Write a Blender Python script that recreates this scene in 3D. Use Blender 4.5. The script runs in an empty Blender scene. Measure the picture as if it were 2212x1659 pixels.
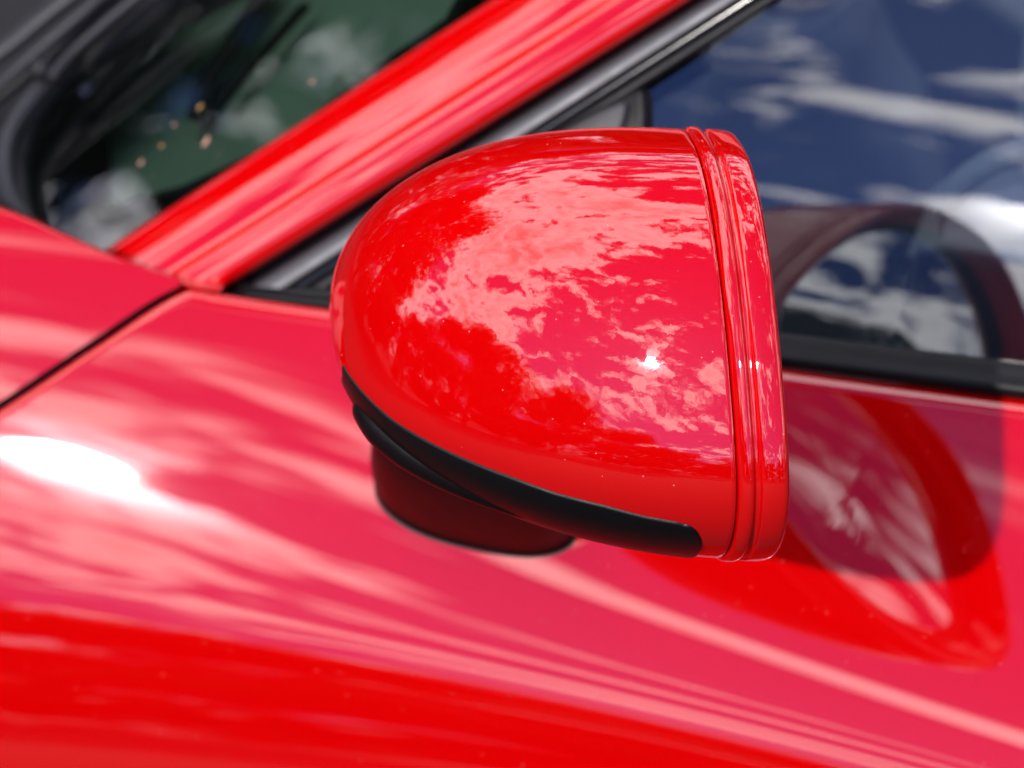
import bpy, math, random
import numpy as np
from math import sin, cos, pi, radians, asin
from mathutils import Vector, Matrix

# ------------------------------------------------------------------ camera
SC = bpy.context.scene
W_, H_ = 2212.0, 1659.0                       # layout units of the picture plane
PSI, PIT, DIST, FPX = radians(15), radians(32), 1.25, 2212 * 100 / 36
HEAD = np.array([0, -.16, 1.09])              # middle of the mirror's open rim
_h = np.array([-sin(PSI), cos(PSI), 0])
FW = _h * cos(PIT) + np.array([0, 0, -sin(PIT)])
RT = np.array([cos(PSI), sin(PSI), 0])
UP = np.cross(RT, FW)
CAM = HEAD - DIST * FW - (534 / FPX * DIST) * RT - (79.5 / FPX * DIST) * UP

cd = bpy.data.cameras.new('camera')
cam = bpy.data.objects.new('camera', cd)
SC.collection.objects.link(cam)
cam.matrix_world = Matrix(((RT[0], UP[0], -FW[0], CAM[0]), (RT[1], UP[1], -FW[1], CAM[1]),
                           (RT[2], UP[2], -FW[2], CAM[2]), (0, 0, 0, 1)))
cd.lens, cd.sensor_width = 100, 36
cd.clip_start, cd.clip_end = .05, 3000
cd.dof.use_dof = True
cd.dof.focus_distance = 1.165
cd.dof.aperture_fstop = 7.0
cd.dof.aperture_blades = 9
SC.camera = cam

# ------------------------------------------------------------------ sky and sun
SUN_AZ, SUN_EL = radians(-18), radians(33.5)    # azimuth measured from -Y (outboard) towards +X (rear)
sun_dir = np.array([sin(SUN_AZ) * cos(SUN_EL), -cos(SUN_AZ) * cos(SUN_EL), sin(SUN_EL)])
SC.view_settings.view_transform = 'Standard'
SC.view_settings.look = 'None'
SC.view_settings.gamma = 1
SC.view_settings.exposure = 0.04
sl = bpy.data.lights.new('sun', 'SUN')
sl.energy, sl.angle, sl.color = 2.55, radians(1.1), (1, .95, .88)
so = bpy.data.objects.new('sun', sl)
so.rotation_euler = Vector(sun_dir).to_track_quat('Z', 'Y').to_euler()
so.location = (0, -5, 6)
SC.collection.objects.link(so)


def build_world():
    w = bpy.data.worlds.new('World')
    SC.world = w
    w.use_nodes = True
    N, L = w.node_tree.nodes, w.node_tree.links
    N.clear()
    out = N.new('ShaderNodeOutputWorld')
    bg = N.new('ShaderNodeBackground')
    bg.inputs['Strength'].default_value = .12
    L.new(bg.outputs[0], out.inputs[0])
    sky = N.new('ShaderNodeTexSky')
    sky.sky_type = 'NISHITA'
    sky.sun_disc = False
    sky.sun_elevation = SUN_EL
    # Blender: rotation 0 puts the sun at +Y, growing clockwise seen from above
    sky.sun_rotation = math.atan2(sun_dir[0], sun_dir[1])
    sky.dust_density = .2
    sky.ozone_density = 3.0
    tc = N.new('ShaderNodeTexCoord')

    def vm(op, a, b=None):
        n = N.new('ShaderNodeVectorMath'); n.operation = op
        for i, v in enumerate((a, b)):
            if v is None: continue
            if isinstance(v, (tuple, list)): n.inputs[i].default_value = v
            else: L.new(v, n.inputs[i])
        return n

    def m(op, a, b=None, clamp=False):
        n = N.new('ShaderNodeMath'); n.operation = op; n.use_clamp = clamp
        for i, v in enumerate((a, b)):
            if v is None: continue
            if isinstance(v, (int, float)): n.inputs[i].default_value = v
            else: L.new(v, n.inputs[i])
        return n.outputs[0]

    d = vm('NORMALIZE', tc.outputs['Generated']).outputs[0]
    sep = N.new('ShaderNodeSeparateXYZ'); L.new(d, sep.inputs[0])
    z = m('ADD', m('MAXIMUM', sep.outputs[2], .0), .22)
    comb = N.new('ShaderNodeCombineXYZ')
    L.new(m('DIVIDE', sep.outputs[0], z), comb.inputs[0])
    L.new(m('DIVIDE', sep.outputs[1], z), comb.inputs[1])
    comb.inputs[2].default_value = 3.7

    def noise(scale, det, rough, dist, off):
        v = vm('ADD', comb.outputs[0], off).outputs[0]
        n = N.new('ShaderNodeTexNoise'); n.noise_dimensions = '3D'
        L.new(v, n.inputs['Vector'])
        n.inputs['Scale'].default_value = scale; n.inputs['Detail'].default_value = det
        n.inputs['Roughness'].default_value = rough; n.inputs['Distortion'].default_value = dist
        return n.outputs['Fac']
    big = noise(2.0, 3, .5, .3, (1.3, 4.1, 0))
    fine = noise(8.5, 14, .66, .8, (7.7, 2.2, 5))
    wisp = noise(30, 10, .65, 1.2, (2.1, 9.4, 1))
    dens = m('ADD', m('ADD', m('MULTIPLY', big, .95), m('MULTIPLY', fine, 1.05)), m('MULTIPLY', wisp, .34))
    dens = m('ADD', dens, -.67)
    # more cloud towards a few places of the sky, less in others: az, el, sharpness, weight
    for az, el, k, wt in CLOUDS:
        a, e = radians(az), radians(el)
        c = (sin(a) * cos(e), -cos(a) * cos(e), sin(e))
        dp = vm('DOT_PRODUCT', d, c).outputs['Value']
        g = m('POWER', 2.718, m('MULTIPLY', m('SUBTRACT', dp, 1.0), float(k)))
        dens = m('ADD', dens, m('MULTIPLY', g, wt))
    ramp = N.new('ShaderNodeMapRange'); ramp.interpolation_type = 'SMOOTHSTEP'
    L.new(dens, ramp.inputs[0])
    ramp.inputs[1].default_value = .51; ramp.inputs[2].default_value = .615
    mask = ramp.outputs[0]
    # cloud brightness: thick parts are greyer, edges bright; brighter towards the sun
    thick = N.new('ShaderNodeMapRange'); L.new(dens, thick.inputs[0])
    thick.inputs[1].default_value = .58; thick.inputs[2].default_value = .85
    thick.inputs[3].default_value = 1.0; thick.inputs[4].default_value = .35
    ds = vm('DOT_PRODUCT', d, tuple(float(v) for v in sun_dir)).outputs['Value']
    ds1 = m('SUBTRACT', ds, 1.0)
    glow = m('ADD', m('MULTIPLY', m('POWER', 2.718, m('MULTIPLY', ds1, 2600.0)), AUR1),
             m('MULTIPLY', m('POWER', 2.718, m('MULTIPLY', ds1, 60.0)), AUR2))
    cb = m('MULTIPLY', thick.outputs[0], m('ADD', glow, 1.0))
    cc = vm('SCALE', CLOUD_COL); L.new(cb, cc.inputs['Scale'])
    mix = N.new('ShaderNodeMix'); mix.data_type = 'RGBA'
    skyb = vm('MULTIPLY', sky.outputs[0], SKY_TINT).outputs[0]
    L.new(mask, mix.inputs[0]); L.new(skyb, mix.inputs[6]); L.new(cc.outputs[0], mix.inputs[7])
    # thin veil round the sun
    veil = vm('SCALE', (9.0, 9.3, 10.0)); L.new(m('MULTIPLY', glow, .03), veil.inputs['Scale'])
    fin = vm('ADD', mix.outputs[2], veil.outputs[0]).outputs[0]
    L.new(fin, bg.inputs[0])


CLOUD_COL = (25.0, 24.4, 25.5)
SKY_TINT = (.27, .42, .90)
AUR1, AUR2 = 7.0, .10
CLOUDS = [(-62, 40, 30, .12), (-75, 66, 25, .05), (-150, 40, 12, .08), (-27, 50, 60, -.02), (-32, 17, 80, .10),
          (-8, 20, 90, -.10), (-35, 38, 120, -.04), (-46, 44, 90, .05), (-138, 70, 40, -.12), (2, 47, 30, -.10), (-17, 30, 110, .13), (-32, 26, 150, .07), (-58, 50, 60, .06), (-10, 36, 300, .07), (-25, 40, 400, .05)]
build_world()

# ------------------------------------------------------------------ helpers
COL = SC.collection


def lay(px, py, p0, n):
    """point where the sight line through a layout point meets a plane"""
    d = FW + RT * (px - 1106) / FPX - UP * (py - 829.5) / FPX
    n = np.asarray(n, float)
    return CAM + d * (((np.asarray(p0) - CAM) @ n) / (d @ n))


def spline(P, n):
    P = np.asarray(P, float); k = len(P)
    if k == 2:
        t = np.linspace(0, 1, n)[:, None]; return P[0] * (1 - t) + P[1] * t
    Q = np.concatenate([[2 * P[0] - P[1]], P, [2 * P[-1] - P[-2]]])
    out = []
    for t in np.linspace(0, k - 1, n):
        i = min(int(t), k - 2); f = t - i
        a, b, c, d = Q[i:i + 4]
        out.append(.5 * ((2 * b) + (c - a) * f + (2 * a - 5 * b + 4 * c - d) * f * f + (3 * b - a - 3 * c + d) * f ** 3))
    return np.array(out)


def grid_faces(nu, nv, wrap=False):
    f = []
    for i in range(nu - 1):
        for j in range(nv if wrap else nv - 1):
            j2 = (j + 1) % nv
            f.append((i * nv + j, i * nv + j2, (i + 1) * nv + j2, (i + 1) * nv + j))
    return f


def link(name, verts, faces, mat, parent=None, smooth=True, outward=None):
    me = bpy.data.meshes.new(name)
    me.from_pydata([tuple(map(float, v)) for v in verts], [], [tuple(f) for f in faces])
    me.materials.append(mat)
    if smooth: me.polygons.foreach_set('use_smooth', [True] * len(me.polygons))
    me.validate(); me.update()
    if outward is not None:
        import bmesh
        bm = bmesh.new(); bm.from_mesh(me)
        bm.normal_update()
        s = sum(f.normal.dot(Vector(outward)) * f.calc_area() for f in bm.faces)
        if s < 0: bmesh.ops.reverse_faces(bm, faces=bm.faces)
        bm.to_mesh(me); bm.free()
    o = bpy.data.objects.new(name, me)
    COL.objects.link(o)
    if parent: o.parent = parent
    return o


def recalc(o):
    import bmesh
    bm = bmesh.new(); bm.from_mesh(o.data)
    bmesh.ops.recalc_face_normals(bm, faces=bm.faces)
    bm.to_mesh(o.data); bm.free()
    return o


def loft(name, rows, mat, parent, nu=None, nv=80, outward=(0, -.8, .5)):
    """rows: curves of equal point count, splined along and across"""
    R = np.array([spline(r, nv) for r in rows])
    nu = nu or (len(rows) - 1) * 8 + 1
    G = np.stack([spline(R[:, j], nu) for j in range(nv)], 1)
    return link(name, G.reshape(-1, 3), grid_faces(nu, nv), mat, parent, outward=outward)


def sweep(name, path, rad, mat, parent, n=None, k=14, sx=1.0, up=(0, 0, 1), twist=0):
    path = spline(path, n or max(24, len(path) * 10)); m = len(path)
    rad = np.interp(np.linspace(0, 1, m), np.linspace(0, 1, len(rad)), rad) if hasattr(rad, '__len__') else np.full(m, rad)
    T = np.gradient(path, axis=0); T /= np.linalg.norm(T, axis=1)[:, None]
    V = []
    for p, t, r in zip(path, T, rad):
        a = np.cross(t, up); a /= np.linalg.norm(a); b = np.cross(a, t)
        for j in range(k):
            q = 2 * pi * j / k
            V.append(p + a * cos(q) * r * sx + b * sin(q) * r)
    F = grid_faces(m, k, True)
    F += [tuple(range(k)), tuple(range((m - 1) * k, m * k))]
    return recalc(link(name, V, F, mat, parent))


def slab(name, pts, thick, nrm, mat, parent, bevel=.002, segs=3, dome=0):
    """closed plate with a rounded edge: outline pts, thickness along -nrm"""
    import bmesh
    P = np.asarray(pts, float); n = np.asarray(nrm, float); n /= np.linalg.norm(n)
    k = len(P)
    bm = bmesh.new()
    top = [bm.verts.new(p) for p in P]
    bot = [bm.verts.new(p - n * thick) for p in P]
    bm.faces.new(top); bm.faces.new(bot[::-1])
    for i in range(k): bm.faces.new((top[i], bot[i], bot[(i + 1) % k], top[(i + 1) % k]))
    bmesh.ops.recalc_face_normals(bm, faces=bm.faces)
    if bevel:
        bmesh.ops.bevel(bm, geom=[e for e in bm.edges], offset=bevel, segments=segs, profile=.5, affect='EDGES')
    me = bpy.data.meshes.new(name); bm.to_mesh(me); bm.free()
    me.materials.append(mat)
    o = bpy.data.objects.new(name, me); COL.objects.link(o)
    if parent: o.parent = parent
    me.polygons.foreach_set('use_smooth', [True] * len(me.polygons))
    me.set_sharp_from_angle(angle=radians(32))
    return o


# ------------------------------------------------------------------ materials
def new_mat(name):
    m = bpy.data.materials.new(name); m.use_nodes = True
    return m, m.node_tree.nodes, m.node_tree.links, m.node_tree.nodes['Principled BSDF']


def noise_node(N, L, coord, scale, det=4, rough=.5):
    n = N.new('ShaderNodeTexNoise'); L.new(coord, n.inputs['Vector'])
    n.inputs['Scale'].default_value = scale; n.inputs['Detail'].default_value = det
    n.inputs['Roughness'].default_value = rough
    return n


def plastic(name, col, rough, bump=.0, scale=900, spec=.5, metal=0.0, vary=.25):
    m, N, L, b = new_mat(name)
    tc = N.new('ShaderNodeTexCoord')
    n = noise_node(N, L, tc.outputs['Object'], 60, 6, .6)
    mr = N.new('ShaderNodeMapRange'); L.new(n.outputs[0], mr.inputs[0])
    mr.inputs[3].default_value = rough * (1 - vary); mr.inputs[4].default_value = rough * (1 + vary)
    L.new(mr.outputs[0], b.inputs['Roughness'])
    b.inputs['Base Color'].default_value = (*col, 1)
    b.inputs['Specular IOR Level'].default_value = spec
    b.inputs['Metallic'].default_value = metal
    if bump:
        g = noise_node(N, L, tc.outputs['Object'], scale, 3, .6)
        bp = N.new('ShaderNodeBump'); bp.inputs['Strength'].default_value = bump; bp.inputs['Distance'].default_value = .0004
        L.new(g.outputs[0], bp.inputs['Height']); L.new(bp.outputs[0], b.inputs['Normal'])
    return m


def car_paint(name, dust=1.0, peel=.03):
    m, N, L, b = new_mat(name)
    tc = N.new('ShaderNodeTexCoord'); co = tc.outputs['Object']
    b.inputs['Base Color'].default_value = (.74, .0, .001, 1)
    b.inputs['Roughness'].default_value = .55
    b.inputs['Specular IOR Level'].default_value = .0
    b.inputs['Coat Weight'].default_value = 1.0
    b.inputs['Coat IOR'].default_value = COAT_IOR
    b.inputs['Coat Roughness'].default_value = .012 if peel else .014
    # faint orange peel of the lacquer
    op = noise_node(N, L, co, 260, 2, .5)
    bp = N.new('ShaderNodeBump'); bp.inputs['Strength'].default_value = peel; bp.inputs['Distance'].default_value = .0006
    L.new(op.outputs[0], bp.inputs['Height'])
    L.new(bp.outputs[0], b.inputs['Coat Normal'])
    # sparse dust grains
    vo = N.new('ShaderNodeTexVoronoi'); L.new(co, vo.inputs['Vector']); vo.inputs['Scale'].default_value = 230
    gate = N.new('ShaderNodeTexWhiteNoise'); L.new(vo.outputs['Position'], gate.inputs['Vector'])
    g1 = N.new('ShaderNodeMath'); g1.operation = 'GREATER_THAN'; L.new(gate.outputs['Value'], g1.inputs[0]); g1.inputs[1].default_value = .80
    sz = N.new('ShaderNodeMath'); sz.operation = 'MULTIPLY'; L.new(gate.outputs['Value'], sz.inputs[0]); sz.inputs[1].default_value = .075
    g2 = N.new('ShaderNodeMath'); g2.operation = 'LESS_THAN'; L.new(vo.outputs['Distance'], g2.inputs[0]); L.new(sz.outputs[0], g2.inputs[1])
    mk = N.new('ShaderNodeMath'); mk.operation = 'MULTIPLY'; L.new(g1.outputs[0], mk.inputs[0]); L.new(g2.outputs[0], mk.inputs[1])
    mk2 = N.new('ShaderNodeMath'); mk2.operation = 'MULTIPLY'; L.new(mk.outputs[0], mk2.inputs[0]); mk2.inputs[1].default_value = .55 * dust
    mx = N.new('ShaderNodeMix'); mx.data_type = 'RGBA'; L.new(mk2.outputs[0], mx.inputs[0])
    mx.inputs[6].default_value = (.74, .0, .001, 1); mx.inputs[7].default_value = (.75, .55, .48, 1)
    L.new(mx.outputs[2], b.inputs['Base Color'])
    cw = N.new('ShaderNodeMath'); cw.operation = 'SUBTRACT'; cw.inputs[0].default_value = 1; L.new(mk.outputs[0], cw.inputs[1])
    L.new(cw.outputs[0], b.inputs['Coat Weight'])
    return m


def glass(name, tint, ior=1.52, rough=0.0):
    """sheet glass: Fresnel reflection over a tinted see-through body"""
    m, N, L, b = new_mat(name)
    N.remove(b)
    out = [n for n in N if n.type == 'OUTPUT_MATERIAL'][0]
    tr = N.new('ShaderNodeBsdfTransparent'); tr.inputs[0].default_value = (*tint, 1)
    gl = N.new('ShaderNodeBsdfGlossy'); gl.inputs['Roughness'].default_value = rough
    fr = N.new('ShaderNodeFresnel'); fr.inputs[0].default_value = ior
    mx = N.new('ShaderNodeMixShader')
    tc = N.new('ShaderNodeTexCoord'); n = noise_node(N, L, tc.outputs['Object'], 5, 2, .4)
    bp = N.new('ShaderNodeBump'); bp.inputs['Strength'].default_value = .25; bp.inputs['Distance'].default_value = .004
    L.new(n.outputs[0], bp.inputs['Height']); L.new(bp.outputs[0], gl.inputs['Normal'])
    L.new(fr.outputs[0], mx.inputs[0]); L.new(tr.outputs[0], mx.inputs[1]); L.new(gl.outputs[0], mx.inputs[2])
    L.new(mx.outputs[0], out.inputs[0])
    return m


COAT_IOR = 1.95
M_paint = car_paint('red_car_paint')
M_body = car_paint('red_body_panel_paint', .8, .0)
M_black = plastic('black_textured_plastic', (.004, .004, .005), .42, .35, 1400, spec=.32)
M_foot = plastic('black_satin_plastic', (.006, .004, .005), .40, .15, 1200, spec=.22)
M_rubber = plastic('black_rubber', (.012, .012, .014), .55, .2)
M_cowl = plastic('dark_grey_plastic', (.035, .034, .04), .45, .3, 700)
M_alu = plastic('satin_aluminium', (.13, .13, .14), .5, .1, 600, metal=1.0)
M_gloss = plastic('gloss_black_trim', (.012, .013, .017), .12)
M_sidegl = glass('side_window_glass', (.70, .80, .92), 2.3)
M_wind = glass('windscreen_glass', (.62, .70, .64), 1.9)
M_mirror, N, L, b = new_mat('silvered_mirror')
b.inputs['Metallic'].default_value = 1; b.inputs['Roughness'].default_value = .01
b.inputs['Base Color'].default_value = (.82, .84, .85, 1)
M_dash = plastic('dashboard_reflected_green', (.30, .46, .35), .7, .4, 300)  # green raised to stand in for trees reflected in the windscreen
M_dark = plastic('dark_cabin_trim', (.012, .012, .014), .7, .2)
M_lining = plastic('hazy_grey_cabin_lining', (.16, .17, .185), .8, .2)  # pale grey stands in for haze in the side window
M_seat = plastic('light_grey_leather', (.15, .155, .16), .5, .4, 260)
M_frit = plastic('black_enamel_border', (.01, .01, .01), .2)

car = bpy.data.objects.new('red_car', None)
COL.objects.link(car)
car['label'] = 'glossy red car seen at its door mirror, windscreen pillar and side window'
car['category'] = 'car'

# ------------------------------------------------------------------ mirror housing
HP = [0.1124, 0.0923, 0.1741, 2.7964, 0.8287, 0.9436, -0.0326, 0.0081, 19.6214, -0.0142, 0.008, 1.1116, -0.2265,
      -0.2631, 0.4577, 2.4263, 0.2219, -0.02, -0.0014, 0.0151, -0.0127, 0.0011, -0.0038, -0.0236, -0.3242]
LEN = HP[2]


def head(S, T, grow=0.0):
    """closed bullet form of the mirror: S 0 at the open rim .. pi/2 at the nose, T round the section"""
    A, B, L_, n, ka, kb, cw1, cv1, tau, dx, dz, q, tilt, k, e, n2, kk, e1, h3c, h3s, cv2, cw2, bow, h2s, xn = HP
    S, T = np.broadcast_arrays(np.asarray(S, float), np.asarray(T, float))
    tau = radians(tau)
    nr = np.array([cos(tau), sin(tau), 0]); w = np.array([sin(tau), -cos(tau), 0]); v = np.array([0, 0, 1.])
    tl = radians(tilt); nr, v = nr * cos(tl) + v * sin(tl), v * cos(tl) - nr * sin(tl)
    sT = .5 + .5 * np.tanh(3 * np.sin(T)); m = n2 + (n - n2) * sT + xn * np.sin(S)
    sc = lambda x: np.sign(x) * np.abs(x) ** (2 / m)
    c = np.clip(np.cos(S), 0, 1); sn = np.sin(S)
    y = sc(np.sin(T)); x = sc(np.cos(T)) * (1 - (e + e1 * sn) * y)
    f = 1 + h3c * np.cos(3 * T) + h3s * np.sin(3 * T) + h2s * np.sin(2 * T)
    a = A * c ** ka * f + grow; b_ = B * c ** kb * f + grow
    X = HEAD + np.array([dx, 0, dz])
    xx = a * x; yy = b_ * y - (k + kk * sn) * a * x
    return X + w * (cw1 * sn ** q + cw2 * sn ** 4 + xx)[..., None] + v * (cv1 * sn ** q + cv2 * sn ** 4 + yy)[..., None] \
        - nr * (L_ * sn + bow * (xx / A) ** 2 * c)[..., None]


_t = radians(HP[8])
REAR = np.array([cos(_t), sin(_t), 0]); LAT = np.array([sin(_t), -cos(_t), 0])


def head_n(s, t):
    s = min(max(s, .004), pi / 2 - .02)
    a = head(s + .003, t) - head(s - .003, t); b_ = head(s, t + .003) - head(s, t - .003)
    n = np.cross(b_, a); n /= np.linalg.norm(n)
    c = head(np.full(8, s), np.linspace(0, 2 * pi, 8, endpoint=False)).mean(0)
    return n if n @ (head(s, t) - c) > 0 else -n


def even_T(s, n, t0=0, t1=2 * pi, closed=True):
    tt = np.linspace(t0, t1, 1500); P = head(np.full(1500, s), tt)
    l = np.concatenate([[0], np.cumsum(np.linalg.norm(np.diff(P, axis=0), axis=1))])
    return np.interp(np.linspace(0, l[-1], n + (1 if closed else 0))[:n], l, tt)


NT = 224
TT = even_T(.25, NT)
s0 = asin(.0192 / LEN)
S_list = [s0] + list(np.linspace(s0 + .012, pi / 2 - .06, 74)) + [pi / 2 - .035, pi / 2 - .015, pi / 2 - .004]
rings = []
for q in (.0045, .0015, .0004):                 # rolled-in edge at the joint
    r = head(np.full(NT, s0), TT, -q) + REAR * (-.0006 if q > .002 else 0)
    rings.append(r)
rings.append(head(np.full(NT, s0 + .002), TT))
rings += [head(np.full(NT, s), TT) for s in S_list[1:]]
V = np.concatenate(rings); nrg = len(rings)
F = grid_faces(nrg, NT, True); V = np.concatenate([V, [rings[-1].mean(0)]])
F += [((nrg - 1) * NT + j, (nrg - 1) * NT + (j + 1) % NT, len(V) - 1) for j in range(NT)]
mirror = recalc(link('side_mirror', V, F, M_paint, car))
mirror['label'] = 'glossy red bullet shaped mirror cover reflecting clouds and trees'

# rim: a raised rib, a groove and the rear flange, then the rolled edge into the opening
prof = [(.0232, -.0052), (.0226, -.0016), (.0217, .0002), (.0205, .0013), (.0185, .0019), (.0168, .0016), (.0158, .0006),
        (.0150, -.0008), (.0138, -.0010), (.0128, -.0004), (.0121, .0006), (.0110, .0010), (.0080, .0011), (.0045, .0009),
        (.0020, .0003), (.0006, -.0009), (.0001, -.0026), (.0008, -.0048), (.0030, -.0066), (.0070, -.0090), (.0100, -.0125), (.0120, -.0150)]
pr = spline([(a, b_, 0) for a, b_ in prof], 90)
pr = [(a * .905 - .0020, b_ * (.75 if b_ > -.002 else 1)) for a, b_, _ in pr]
rings = [head(np.full(NT, asin(max(a, 0) / LEN)), TT, b_) + REAR * max(0, -a) for a, b_ in pr]
recalc(link('rim_band', np.concatenate(rings), grid_faces(len(rings), NT, True), M_paint, mirror))
# black surround and silvered glass inside the opening
rings = [head(np.full(NT, asin(a / LEN)), TT, b_) for a, b_ in ((.0118, -.0148), (.0124, -.0160), (.0130, -.0185), (.0150, -.0200), (.030, -.0200), (.034, -.03))]
cen = head(np.full(NT, asin(.034 / LEN)), TT, -.03).mean(0)
V = np.concatenate(rings + [[cen]]); F = grid_faces(len(rings), NT, True)
F += [((len(rings) - 1) * NT + j, (len(rings) - 1) * NT + (j + 1) % NT, len(V) - 1) for j in range(NT)]
link('bezel', V, F, M_black, mirror)
r0 = head(np.full(NT, asin(.0145 / LEN)), TT, -.0215); c0 = r0.mean(0)
rings = [c0 + (r0 - c0) * f + REAR * (.0016 * (1 - f * f)) for f in (1, .985, .9, .75, .55, .35, .15)]
V = np.concatenate([r0 - REAR * .003] + rings + [[c0 + REAR * .0016]])
F = grid_faces(8, NT, True) + [(7 * NT + j, 7 * NT + (j + 1) % NT, len(V) - 1) for j in range(NT)]
link('mirror_glass', V, F, M_mirror, mirror, outward=REAR)

# black trim strip hugging the underside: rows across between its upper edge and under the housing
tr_s = [1.42, 1.30, 1.15, 1.04, .87, .65, .53, .41, .31, .24, .215]
tr_up = [-8, -14, -17, -19.5, -21, -23, -25, -26, -28, -28.8, -30]
ns = 150
ss = np.concatenate([np.linspace(1.33, .222, ns - 14), .222 - .052 * np.sin(np.linspace(.05, pi / 2, 14))])
up_t = np.radians(np.interp(-ss, [-a for a in tr_s], tr_up))
lo_t = np.radians(np.full(ns, -128.))
# rounded rear end
for i in range(ns - 14, ns):
    f = (ss[i] - .170) / .052; r = 1 - math.sqrt(max(0, 1 - (1 - f) ** 2))
    up_t[i] = radians(-29.5 - 15 * r)
V = []; NA = 56
for i, s in enumerate(ss):
    for j in range(NA):
        f = j / (NA - 1); t = up_t[i] + (lo_t[i] - up_t[i]) * f ** 1.35
        edge = min(1, j / 3.0); edge = math.sqrt(1 - (1 - edge) ** 2)
        if i > ns - 5: edge = min(edge, math.sqrt(1 - (1 - (ns - 1 - i) / 4.0) ** 2) if i < ns - 1 else 0)
        V.append(head(s, t) + head_n(s, t) * (.0016 * edge - .0006))
link('trim_strip', V, grid_faces(ns, NA), M_black, mirror, outward=(0, -.6, -.6))

# lower lip of the housing that runs forward to the foot
pl = [head(s, radians(t)) + head_n(s, radians(t)) * o for s, t, o in
      ((1.25, -50, -.006), (1.2, -47, -.004), (1.1, -45, -.003), (.97, -45, -.003), (.8, -46, -.004), (.62, -48, -.0055), (.48, -51, -.007), (.38, -55, -.009))]
sweep('housing_lip', pl, [.003, .0080, .0092, .0088, .0078, .0070, .006, .003], M_foot, mirror, n=90, k=24, up=(0, .5, .86))

# ------------------------------------------------------------------ body side
AZ0, AZ1 = radians(-6.2), radians(-29.2)        # plan direction of the panel at x = 0 and its change per metre
BELT_Z = .983
_sg = np.linspace(-.6, 1.1, 1701)
_L = np.interp(_sg, [-.3, 0, .10, .215, .285, .6, 1.1], [75, 40, 32.8, 26.5, 14, -5, -12])
_R = np.interp(_sg, [-.3, 0, .13, .17, .198, .222, .28, .6, 1.1], [75, 45, 43, 39.5, 27, 20, 12, -5, -12])
_R2 = np.interp(_sg, [-.3, 0, .13, .19, .225, .25, .32, .6, 1.1], [75, 42, 38.5, 35.5, 26, 21, 12, -5, -12])
_k = np.hanning(25); _k /= _k.sum()
_L, _R, _R2 = [np.convolve(np.pad(v, 12, 'edge'), _k, 'valid') for v in (_L, _R, _R2)]
_WT = np.linspace(0, 2, 65); _i0 = np.argmin(np.abs(_sg)); _TS, _TC = [], []
for _w in _WT:
    ph = np.radians(_L + (_R - _L) * _w if _w < 1 else _R + (_R2 - _R) * (_w - 1)); d_ = _sg[1] - _sg[0]
    a_ = np.concatenate([[0], np.cumsum((np.sin(ph[1:]) + np.sin(ph[:-1])) / 2 * d_)]); c_ = np.concatenate([[0], np.cumsum((np.cos(ph[1:]) + np.cos(ph[:-1])) / 2 * d_)])
    _TS.append(a_ - a_[_i0]); _TC.append(c_ - c_[_i0])
_TS, _TC = np.array(_TS), np.array(_TC)


def body(x, s):
    t = (math.tanh((x + .20) / .34) * .5 + .5) * 1.0 * 31.999
    i = int(t); f = t - i; u = min(max((s + .6) / (_sg[1] - _sg[0]), 0), 1699.999); j = int(u); g = u - j
    bl = lambda T: (T[i, j] * (1 - g) + T[i, j + 1] * g) * (1 - f) + (T[i + 1, j] * (1 - g) + T[i + 1, j + 1] * g) * f
    y0 = AZ0 * x + AZ1 * x * x / 2
    return np.array([x, y0 - bl(_TS), BELT_Z - bl(_TC)])


def project(X):
    X = X - CAM; z = X @ FW
    return np.array([1106 + FPX * (X @ RT) / z, 829.5 - FPX * (X @ UP) / z])


def body_at(px, py):
    q = np.array([0., 0.]); t = np.array([px, py])
    for _ in range(14):
        p = project(body(*q)); e = .0005
        J = np.stack([(project(body(q[0] + e, q[1])) - p) / e, (project(body(q[0], q[1] + e)) - p) / e], 1)
        q = q + np.linalg.solve(J, t - p)
    return q


def panel(name, top, bot, extra=0.0, nx=160, ns_=90, fold=.0035):
    """skin between two (x, s) curves sampled together; both long edges roll inwards"""
    top = spline([(a, b_, 0) for a, b_ in top], nx); bot = spline([(a, b_, 0) for a, b_ in bot], nx)
    V = []
    fr = list(np.linspace(0, 1, ns_) ** 1.0)
    for i in range(nx):
        a, b_ = top[i], bot[i]
        inw = lambda q, d: body(*q) + np.array([0, .85, -.5]) * d
        col = [inw(a[:2], .012), inw(a[:2], fold), inw(a[:2] * .999 + b_[:2] * .001, fold * .45), ]
        for f in fr:
            f2 = .006 + f * .99
            q = a[:2] * (1 - f2) + b_[:2] * f2
            col.append(body(*q))
        V += col
    return link(name, V, grid_faces(nx, ns_ + 3), M_body, car, outward=(0, -.8, .5))


belt_px = [(430, 628), (480, 637), (705, 668), (1100, 712), (1700, 797), (2212, 864), (2500, 900)]
seam_px = [(-520, 1215), (-260, 1048), (0, 884), (200, 751), (330, 664), (400, 626)]
door_top = [body_at(*p) for p in seam_px[:-1]] + [body_at(398, 628)] + [body_at(*p) for p in belt_px]
door_bot = [np.array([q[0] - .02, .62]) for q in door_top]
panel('door', door_top, door_bot, nx=260, ns_=120)

# fender: from just above the seam up to the edge beside the windscreen
sm = [body_at(px - 7, py - 11) for px, py in seam_px[:-1]] + [body_at(388, 618)]
up_px = [(-520, 300), (-260, 372), (0, 450), (130, 505), (250, 556), (386, 602)]
fu = [body_at(*p) for p in up_px]
panel('fender', fu, sm, nx=140, ns_=60, fold=.004)
# dark channel behind the seam
rows = []
for off in (-.016, .02):
    rows.append([body(q[0], q[1] + off) + np.array([0, .009, -.006]) for q in [body_at(*p) for p in seam_px[:-1]]])
loft('seam_channel', rows, M_dark, car, nu=4)

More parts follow.
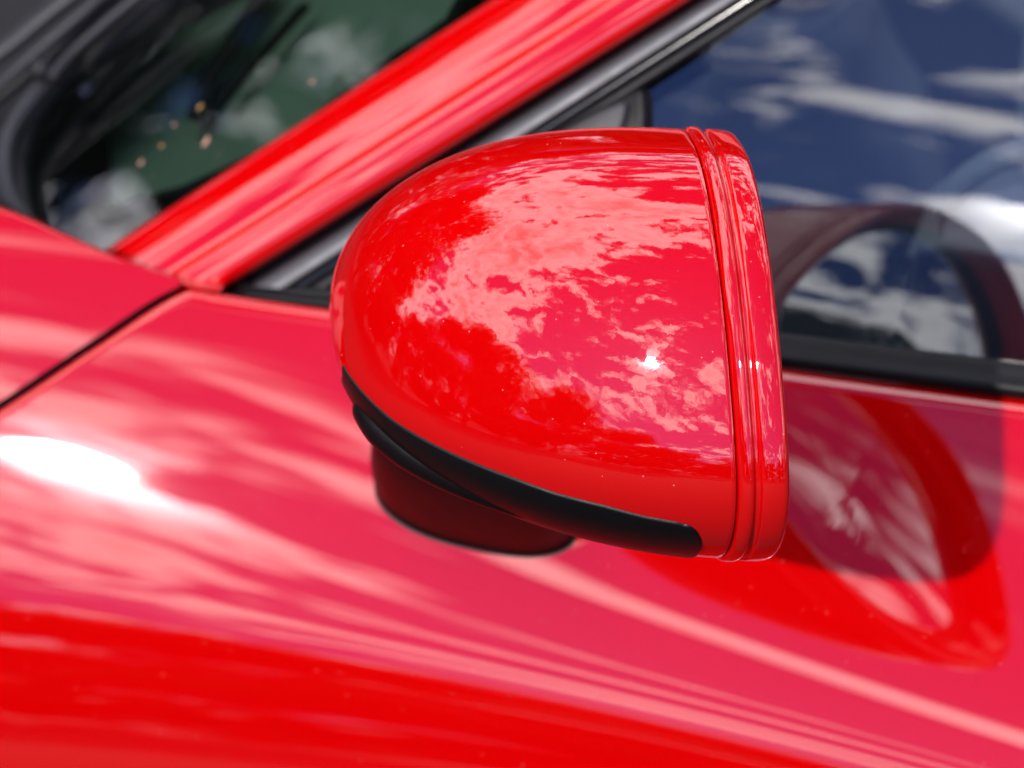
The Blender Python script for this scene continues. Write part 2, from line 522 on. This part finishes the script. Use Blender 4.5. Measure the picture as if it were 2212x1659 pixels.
# ------------------------------------------------------------------ side glass plane, pillar, frame
KW = .655
WP0 = np.array([0, .004, BELT_Z]); WN = np.array([-.138, -1, KW]); WN /= np.linalg.norm(WN)


def win(px, py, off=0.0):
    """on the plane of the side window, off metres outwards"""
    return lay(px, py, WP0 + WN * off, WN)


def along(pts, off): return [win(a, b_, off) for a, b_ in pts]


ext = lambda a, b_, f: (a[0] + (b_[0] - a[0]) * f, a[1] + (b_[1] - a[1]) * f)
lowA, lowB = (470, 630), (1490, 0)
uppA, uppB = (205, 556), (1062, 0)
# pillar cross-section: fraction from lower to upper edge, height proud of the window plane
sec = [(-.035, -.022), (-.02, -.004), (.00, .004), (.05, .0085), (.14, .0108), (.25, .0104), (.36, .0098), (.45, .0076), (.58, .0062), (.70, .0050), (.84, .0018), (.95, -.0030), (1.0, -.0085), (1.01, -.018)]
rows = []
fs = [-.02, .0, .25, .5, .75, 1.0, 1.35, 1.7]
for f, o in sec:
    r = []
    for g in fs:
        a = ext(lowA, lowB, g); b_ = ext(uppA, uppB, g)
        r.append(win(a[0] + (b_[0] - a[0]) * f, a[1] + (b_[1] - a[1]) * f, o - .000))
    rows.append(r)
loft('windscreen_pillar', rows, M_body, car, nu=97, nv=60)
# painted tongue that closes the foot of the pillar on to the fender and door
tip = [[body_at(*p) for p in r] for r in ([(300, 578), (390, 610), (440, 620), (474, 622)], [(310, 590), (398, 622), (440, 629), (468, 633)])]
rows = [[body(*q) + np.array([0, .004, -.002]) for q in r] for r in tip]
rows.insert(0, [win(215, 545, -.02), win(320, 570, -.010), win(410, 596, -.002), win(490, 606, .002)])
loft('pillar_foot', rows, M_body, car, nu=24, nv=30)

# satin frame strip, its dark inner lip and black seal
g0, g1 = -.03, 1.35


def strip(name, A0, A1, B0, B1, offs, mat, g1=1.35, g0=0):
    rows = []
    for f, o in offs:
        rows.append([win(*ext((A0[0] + (B0[0] - A0[0]) * f, A0[1] + (B0[1] - A0[1]) * f), (A1[0] + (B1[0] - A1[0]) * f, A1[1] + (B1[1] - A1[1]) * f), g), o) for g in (g0, .3, .6, 1.0, g1)])
    return loft(name, rows, mat, car, nu=len(offs) * 7, nv=24)


strip('pillar_gap', (520, 600), (1478, -12), (575, 620), (1545, 0), ((0, -.012), (1, -.012)), M_rubber)
strip('window_frame', (553, 606), (1520, -3), (640, 612), (1600, 0), ((0, -.008), (.03, -.001), (.12, .0015), (.5, .0035), (.86, .0030), (.97, .0010), (1.0, -.003)), M_alu, g0=-.02)
strip('frame_lip', (625, 616), (1588, 0), (672, 618), (1640, 0), ((0, -.003), (.2, -.0005), (.8, -.001), (1, -.006)), M_gloss, g0=-.02)
strip('window_seal', (665, 618), (1632, 0), (722, 618), (1682, 0), ((0, -.005), (.15, -.002), (.5, -.0005), (.85, -.002), (1, -.008)), M_rubber, g0=-.02)

# belt moulding under the glass, pointed at its forward end
bx = [482, 520, 705, 1100, 1700, 2212, 2600]
lo = [638, 645, 669, 712, 795, 862, 914]
hi = [633, 611, 622, 650, 722, 786, 840]
rows = []
for f, o in ((0.0, -.006), (.0, .0015), (.06, .0045), (.22, .0062), (.40, .0058), (.52, .0035), (.60, .0028), (.92, .0010), (1.0, -.001), (1.0, -.008)):
    rows.append([win(x, l + (h - l) * f, o) for x, l, h in zip(bx, lo, hi)])
bm_ = loft('belt_moulding', rows, M_black, car, nu=90, nv=120)

# side window glass: gently curved sheet
rows = []
for g in np.linspace(0, 1, 9):
    r = []
    for h_ in np.linspace(0, 1, 12):
        xl = 700 + g * (1650 + 390 - 700); x = xl + (2700 - xl) * h_
        yb = np.interp(x, bx, hi) + 14; yt = -260
        y = yb + (yt - yb) * g
        bulge = .006 * (1 - (2 * g - 1) ** 2)
        r.append(win(x, y, -.007 + bulge))
    rows.append(r)
loft('side_window', rows, M_sidegl, car, nu=50, nv=60)

# mirror sail: dark corner piece between glass and housing
sl_px = [(1040, 372), (1180, 292), (1300, 226), (1372, 190), (1392, 186), (1398, 204), (1400, 250), (1396, 330), (1380, 420), (1040, 480)]
slab('mirror_sail', [win(a, b_, .006) for a, b_ in sl_px], .014, WN, M_foot, car, bevel=.0035, segs=4)
sl2 = [(1090, 360), (1180, 300), (1290, 240), (1340, 218), (1358, 222), (1350, 260), (1326, 330), (1300, 400), (1090, 440)]
slab('sail_face', [win(a, b_, .0095) for a, b_ in sl2], .006, WN, M_cowl, car, bevel=.0025, segs=4)

# ------------------------------------------------------------------ mirror foot
fq = body_at(1028, 1080)
fc = body(*fq)
d_dn = body(fq[0], fq[1] + .02) - body(fq[0], fq[1] - .02); d_dn /= np.linalg.norm(d_dn)
rings = []; KF = 72
lv = [  # centre px, py, depth plane y, half width, half height (in layout px)
    (1030, 1086, None, 222, 104), (1028, 1080, None, 218, 102), (1024, 1072, -.075, 216, 104), (1020, 1058, -.085, 216, 104),
    (1014, 1035, -.10, 214, 100), (1008, 1010, -.115, 208, 92), (1000, 985, -.13, 196, 78), (1000, 965, -.14, 170, 60)]
for px, py, yy, hw, hh in lv:
    r = []
    for j in range(KF):
        q = 2 * pi * j / KF; c_, s_ = cos(q), sin(q); e = 2 / 2.5
        dx = math.copysign(abs(c_) ** e, c_) * hw; dy_ = math.copysign(abs(s_) ** e, s_) * hh
        X_, Y_ = px + dx, py + dy_ + dx * .20
        if yy is None: r.append(body(*body_at(X_, Y_)) + np.array([0, -.0005, 0]))
        else: r.append(lay(X_, Y_, [0, yy, 0], [0, 1, -.45]) if False else lay(X_, Y_, fc + np.array([0, yy + .07, .55 * -(yy + .07)]), WN))
    rings.append(r)
R_ = np.array(rings)
foot = np.concatenate([R_.reshape(-1, 3), [R_[-1].mean(0)]])
F = grid_faces(len(lv), KF, True) + [((len(lv) - 1) * KF + j, (len(lv) - 1) * KF + (j + 1) % KF, len(foot) - 1) for j in range(KF)]
fo = recalc(link('mirror_foot', foot, F, M_foot, mirror))
md = fo.modifiers.new('sub', 'SUBSURF'); md.levels = md.render_levels = 2

# ------------------------------------------------------------------ windscreen and what lies before and behind it
b0 = win(*uppA, -.014); b1 = win(*ext(uppA, uppB, 1.0), -.014)
pdir = (b1 - b0) / np.linalg.norm(b1 - b0)
WSN = np.cross(pdir, np.array([-.42, 1, .06])); WSN /= np.linalg.norm(WSN)
if WSN[2] < 0: WSN = -WSN


def ws(px, py, off=0.0): return lay(px, py, b0 + WSN * off, WSN)


rows = []
for f in np.linspace(0, 1, 7):
    r = []
    for g in np.linspace(-.35, 1.7, 9):
        a = ext(uppA, uppB, g)
        r.append(ws(a[0] + 6 - f * 900, a[1] + 6 - f * 560, -.004 - .016 * f * f))
    rows.append(r)
loft('windscreen', rows, M_wind, car, nu=40, nv=50, outward=WSN)


def wslab(name, px, off, th, mat, bevel=.002): return slab(name, [ws(a, b_, off) for a, b_ in px], th, WSN, mat, car, bevel=bevel)


wslab('screen_border', [(150, 640), (1150, -10), (1250, -140), (1060, -140), (960, 40), (830, 128), (700, 228), (600, 306), (400, 398), (280, 432), (200, 470), (90, 560)], -.006, .002, M_frit, bevel=0)
wslab('dash_top', [(238, 190), (300, 120), (620, -60), (1300, -120), (1100, 100), (700, 420), (230, 620)], -.06, .02, M_dash)
wslab('dash_well', [(-300, 700), (-300, -300), (1500, -300), (1500, 100), (500, 700)], -.13, .02, M_dark, bevel=0)
wslab('dash_vent', [(560, -40), (600, -40), (470, 150), (430, 262), (398, 250), (410, 190)], -.045, .006, M_dark)
wslab('dash_vent', [(640, 10), (665, 0), (560, 120), (460, 240), (470, 200)], -.045, .006, M_dark)

# cowl, wipers and seal, upper left
wslab('cowl_panel', [(-300, 520), (-40, 470), (62, 474), (40, 400), (36, 330), (60, 250), (120, 170), (330, 10), (420, -80), (-300, -200)], .002, .012, M_dark, bevel=.003)
sweep('cowl_seal', [ws(a, b_, .010) for a, b_ in ((300, -60), (200, 60), (100, 175), (30, 270), (8, 350), (22, 430), (66, 500))], .0055, M_cowl, car, n=80)
sweep('wiper_arm', [ws(a, b_, .030) for a, b_ in ((-160, 225), (0, 112), (95, 35), (200, -45), (420, -210))], .0055, M_cowl, car, n=60, sx=1.6)
wb = sweep('wiper_blade', [ws(a, b_, .020) for a, b_ in ((-60, 260), (60, 160), (170, 60), (290, -60), (400, -160))], .0042, M_rubber, car, n=60)
sweep('blade_carrier', [ws(a, b_, .027) for a, b_ in ((-40, 220), (70, 122), (190, 20), (300, -80))], [.002, .0035, .0035, .003], M_cowl, wb, n=50)
sweep('washer_hose', [ws(a, b_, .016) for a, b_ in ((110, 170), (150, 120), (240, 40), (350, -50))], .003, M_cowl, car, n=50)
sweep('wiper_pivot', [ws(92, 152, -.002), ws(92, 150, .020)], [.009, .0075], M_rubber, car, n=8, k=20)

# ------------------------------------------------------------------ cabin seen through the side window
def box(name, lo_, hi_, mat, parent, bevel=.02):
    import bmesh
    bm = bmesh.new(); bmesh.ops.create_cube(bm, size=1)
    for v in bm.verts: v.co = Vector([lo_[i] + (hi_[i] - lo_[i]) * (v.co[i] + .5) for i in range(3)])
    if bevel: bmesh.ops.bevel(bm, geom=list(bm.edges), offset=bevel, segments=4, profile=.5, affect='EDGES')
    me = bpy.data.meshes.new(name); bm.to_mesh(me); bm.free(); me.materials.append(mat)
    me.polygons.foreach_set('use_smooth', [True] * len(me.polygons)); me.set_sharp_from_angle(angle=radians(40))
    o = bpy.data.objects.new(name, me); COL.objects.link(o); o.parent = parent
    return o


box('cabin_floor', (-1.2, .03, .30), (1.9, 1.6, .34), M_lining, car, 0)
box('far_door_lining', (-1.0, 1.45, .34), (1.9, 1.5, 1.0), M_lining, car, 0)
box('roof_lining', (.45, .42, 1.42), (1.9, 1.4, 1.45), M_dark, car, 0)
box('door_lining', (-.6, .04, .34), (1.6, .09, .93), M_dark, car, .01)


def inner(px, py, y): return lay(px, py, [0, y, 0], [0, 1, 0])


def ipoly(name, pts, y, th, mat, bevel=.012):
    return slab(name, [inner(a, b_, y) for a, b_ in pts], th, (0, -1, 0), mat, car, bevel=bevel, segs=5)


ipoly('seat_backrest', [(2205, 60), (2330, 20), (2600, 40), (2600, 900), (2160, 900), (2176, 400)], .30, .07, M_seat, .02)
ipoly('seat_cushion', [(1960, 560), (2030, 512), (2250, 520), (2400, 600), (2400, 900), (1930, 900)], .16, .10, M_seat, .02)
c_ = inner(2230, 470, .30)
ring = [c_ + .17 * (np.array([.35, 0, .94]) * sin(q) + np.array([.3, .95, 0]) * cos(q) * .95) for q in np.linspace(0, 2 * pi, 40)]
sweep('steering_wheel', [inner(1985 + 0, 560, .2), inner(2040, 440, .2), inner(2110, 370, .2), inner(2220, 325, .2), inner(2400, 310, .2)], .0075, M_seat, car, n=60)

ipoly('passenger_seat', [(1500, 150), (1560, 60), (1700, 30), (1840, 80), (1880, 240), (1960, 330), (2010, 520), (2000, 800), (1450, 800), (1440, 420)], .78, .16, M_seat, .04)  # added as a pale backdrop that washes the window towards blue-grey
ipoly('passenger_headrest', [(1590, -60), (1640, -110), (1760, -110), (1800, -60), (1790, 20), (1600, 20)], .80, .10, M_seat, .03)

# ------------------------------------------------------------------ ground
def ground():
    m, N, L, b = new_mat('asphalt')
    tc = N.new('ShaderNodeTexCoord')
    n1 = noise_node(N, L, tc.outputs['Object'], 90, 8, .7); n2 = noise_node(N, L, tc.outputs['Object'], .6, 5, .6)
    mx = N.new('ShaderNodeMath'); mx.operation = 'MULTIPLY'; L.new(n1.outputs[0], mx.inputs[0]); L.new(n2.outputs[0], mx.inputs[1])
    cr = N.new('ShaderNodeValToRGB'); L.new(mx.outputs[0], cr.inputs[0])
    cr.color_ramp.elements[0].position = .1; cr.color_ramp.elements[0].color = (.010, .010, .010, 1)
    cr.color_ramp.elements[1].position = .5; cr.color_ramp.elements[1].color = (.030, .029, .028, 1)
    L.new(cr.outputs[0], b.inputs['Base Color']); b.inputs['Roughness'].default_value = .9
    o = link('ground', [(-800, -800, 0), (800, -800, 0), (800, 800, 0), (-800, 800, 0)], [(0, 1, 2, 3)], m, None, False)
    o['kind'] = 'structure'; o['label'] = 'grey asphalt ground under the car'


ground()

# ------------------------------------------------------------------ trees around the parking place (mirrored in the paint)
def leaf_mat(name, c):
    m, N, L, b = new_mat(name)
    oi = N.new('ShaderNodeTexCoord'); n = noise_node(N, L, oi.outputs['Object'], 1.3, 4, .6)
    cr = N.new('ShaderNodeValToRGB'); L.new(n.outputs[0], cr.inputs[0])
    cr.color_ramp.elements[0].position = .35; cr.color_ramp.elements[0].color = (*[v * .6 for v in c], 1)
    cr.color_ramp.elements[1].position = .65; cr.color_ramp.elements[1].color = (*[v * 1.3 for v in c], 1)
    L.new(cr.outputs[0], b.inputs['Base Color']); b.inputs['Roughness'].default_value = .7
    b.inputs['Specular IOR Level'].default_value = .2
    return m


M_leaf = leaf_mat('green_leaves', (.035, .068, .014))
M_bark = plastic('bark', (.09, .065, .045), .9, .8, 30)


def tree_meshes(seed, h, nl=760):
    rng = np.random.default_rng(seed)
    # crown: leaf clumps spread through several uneven lobes
    lobes = []
    for i in range(22):
        a = rng.uniform(0, 2 * pi); f = rng.uniform(.08, .98); r = .34 * h * math.sqrt(max(0, 1 - ((f - .45) / .6) ** 2)) * rng.uniform(.3, .9)
        lobes.append((np.array([r * cos(a), r * sin(a), f * h]), rng.uniform(.09, .17) * h))
    V, F = [], []
    for c, r in lobes:
        for _ in range(nl):
            d = rng.normal(size=3); d /= np.linalg.norm(d)
            p = c + d * r * rng.uniform(.45, 1.12) * np.array([1, 1, .8])
            s = h * rng.uniform(.008, .018)
            u = rng.normal(size=3); u /= np.linalg.norm(u); w = np.cross(u, rng.normal(size=3)); w /= np.linalg.norm(w)
            k = len(V); V += [p - u * s, p + w * s * .5, p + u * s * 1.2, p - w * s * .5]; F.append((k, k + 1, k + 2, k + 3))
    me = bpy.data.meshes.new('crown'); me.from_pydata([tuple(map(float, v)) for v in V], [], F); me.materials.append(M_leaf); me.update()
    V, F = [], []

    def limb(p, q, r0_, r1_):
        d = q - p; d = d / np.linalg.norm(d); a = np.cross(d, [.3, .5, .81]); a /= np.linalg.norm(a); b_ = np.cross(d, a); k = len(V)
        for P_, r in ((p, r0_), ((p + q) / 2 + rng.normal(size=3) * .01 * h, (r0_ + r1_) / 2), (q, r1_)):
            for j in range(8): V.append(P_ + (a * cos(j * pi / 4) + b_ * sin(j * pi / 4)) * r)
        for i in range(2):
            for j in range(8): F.append((k + i * 8 + j, k + i * 8 + (j + 1) % 8, k + i * 8 + 8 + (j + 1) % 8, k + i * 8 + 8 + j))
    limb(np.array([0., 0, -.1]), np.array([0, 0, .45 * h]), .03 * h, .018 * h)
    limb(np.array([0, 0, .45 * h]), np.array([.02 * h, 0, .85 * h]), .018 * h, .005 * h)
    for c, r in lobes[:9]: limb(np.array([0, 0, c[2] * .55]), c, .010 * h, .003 * h)
    mt = bpy.data.meshes.new('trunk'); mt.from_pydata([tuple(map(float, v)) for v in V], [], F); mt.materials.append(M_bark); mt.update()
    return me, mt


protos = [tree_meshes(5 + i, 1.0) for i in range(4)] + [tree_meshes(31, 1.0, 280)]
# az (deg from outboard, negative = ahead), distance, height
TREES = [(-128, 12, 9.0), (-110, 11, 9.5), (-95, 11, 10.5), (-84, 13, 6.0), (-70, 15, 4.6), (-59, 15, 6.6), (-49, 15, 7.4), (-40, 17, 7.2),
         (-30, 19, 7.6), (-21, 21, 7.4), (-12, 23, 6.6), (-3, 26, 6.2), (7, 27, 6.4), (18, 26, 7.2), (30, 22, 7.6), (45, 20, 8.0), (62, 18, 8),
         (82, 18, 8.5), (100, 17, 8), (118, 16, 8), (134, 15, 7.5), (148, 15, 7.2), (160, 14, 7), (172, 14, 6.6), (-176, 14, 6.8), (-164, 14, 7.0), (-152, 14, 7.2), (-140, 14, 7.6)]
place = lambda az: ('ahead of' if -150 < az < -55 else 'beside' if az < 50 else 'behind' if az < 130 else 'on the far side of') if az > -150 else 'on the far side of'
for i, (az, dist, ht) in enumerate(TREES):
    me, mt = protos[4 if az in (-128, -140) else i % 4]
    a = radians(az)
    e = bpy.data.objects.new('leafy_tree', None); COL.objects.link(e)
    e.location = (sin(a) * dist, -cos(a) * dist, 0); e.rotation_euler = (0, 0, i * 2.1)
    wf = 1.0 if ht > 8 else 1.15
    e.scale = (ht * wf, ht * wf, ht)
    e['label'] = 'green leafy tree near the car, seen only mirrored in the red paint'
    e['category'] = 'tree'; e['group'] = 'trees mirrored in the paint and windows'
    for nm, mm in (('crown', me), ('trunk', mt)):
        o = bpy.data.objects.new(nm, mm); COL.objects.link(o); o.parent = e

# low undergrowth put in to block sky gaps below the crowns in reflections
rng = np.random.default_rng(77)
V, F = [], []
for i in range(40000):
    a = rng.uniform(0, 2 * pi); dd = 30 + rng.uniform(-1.5, 1.5); hz = rng.uniform(0, 1) ** .8 * (5.6 + 1.1 * sin(a * 9) + .8 * sin(a * 23 + 1) + .5 * sin(a * 61))
    p = np.array([sin(a) * dd, -cos(a) * dd, hz]); sz = rng.uniform(.16, .34)
    u = rng.normal(size=3); u /= np.linalg.norm(u); w = np.cross(u, rng.normal(size=3)); w /= np.linalg.norm(w)
    k = len(V); V += [p - u * sz, p + w * sz * .6, p + u * sz, p - w * sz * .6]; F.append((k, k + 1, k + 2, k + 3))
ug = link('filler_undergrowth', V, F, M_leaf, None, False)
ug['kind'] = 'stuff'; ug['category'] = 'filler_undergrowth'; ug['label'] = 'dense green undergrowth added to close low sky gaps behind the trees'


# bits of blossom lying on the windscreen
M_petal = plastic('dry_petal', (.62, .34, .24), .7, .3)
M_petal2 = plastic('orange_blossom_scale', (.62, .36, .10), .7, .3)
for px, py, sz, rot, mt_, lb in (
        (446, 306, .0042, 1.0, M_petal, 'largest pinkish dry petal on the windscreen near the pillar'),
        (433, 232, .0024, .4, M_petal2, 'small orange blossom scale on the upper part of the windscreen'),
        (377, 270, .0020, 1.9, M_petal, 'pale petal speck left of the orange blossom scale'),
        (305, 352, .0026, .9, M_petal, 'pale petal speck lowest on the dark windscreen edge'),
        (350, 316, .0016, .2, M_petal2, 'tiny beige speck between two pale petals on the windscreen'),
        (675, 178, .0019, .6, M_petal, 'petal speck high on the windscreen close to the red pillar')):
    c = ws(px, py, .0012); V = []
    a1 = pdir; a2 = np.cross(WSN, pdir)
    for hgt, k in ((0, 1.0), (.0006, .9), (.0010, .45)):
        for j in range(10):
            q = 2 * pi * j / 10; u = cos(q) * k * (1 + .15 * sin(3 * q)); v = sin(q) * k * .48
            V.append(c + (a1 * (u * cos(rot) - v * sin(rot)) + a2 * (u * sin(rot) + v * cos(rot))) * sz + WSN * hgt)
    F = grid_faces(3, 10, True) + [tuple(range(10)), tuple(range(20, 30))]
    o = recalc(link('petal', V, F, mt_, None))
    o['label'] = lb; o['category'] = 'petal'; o['group'] = 'petals fallen on the windscreen'
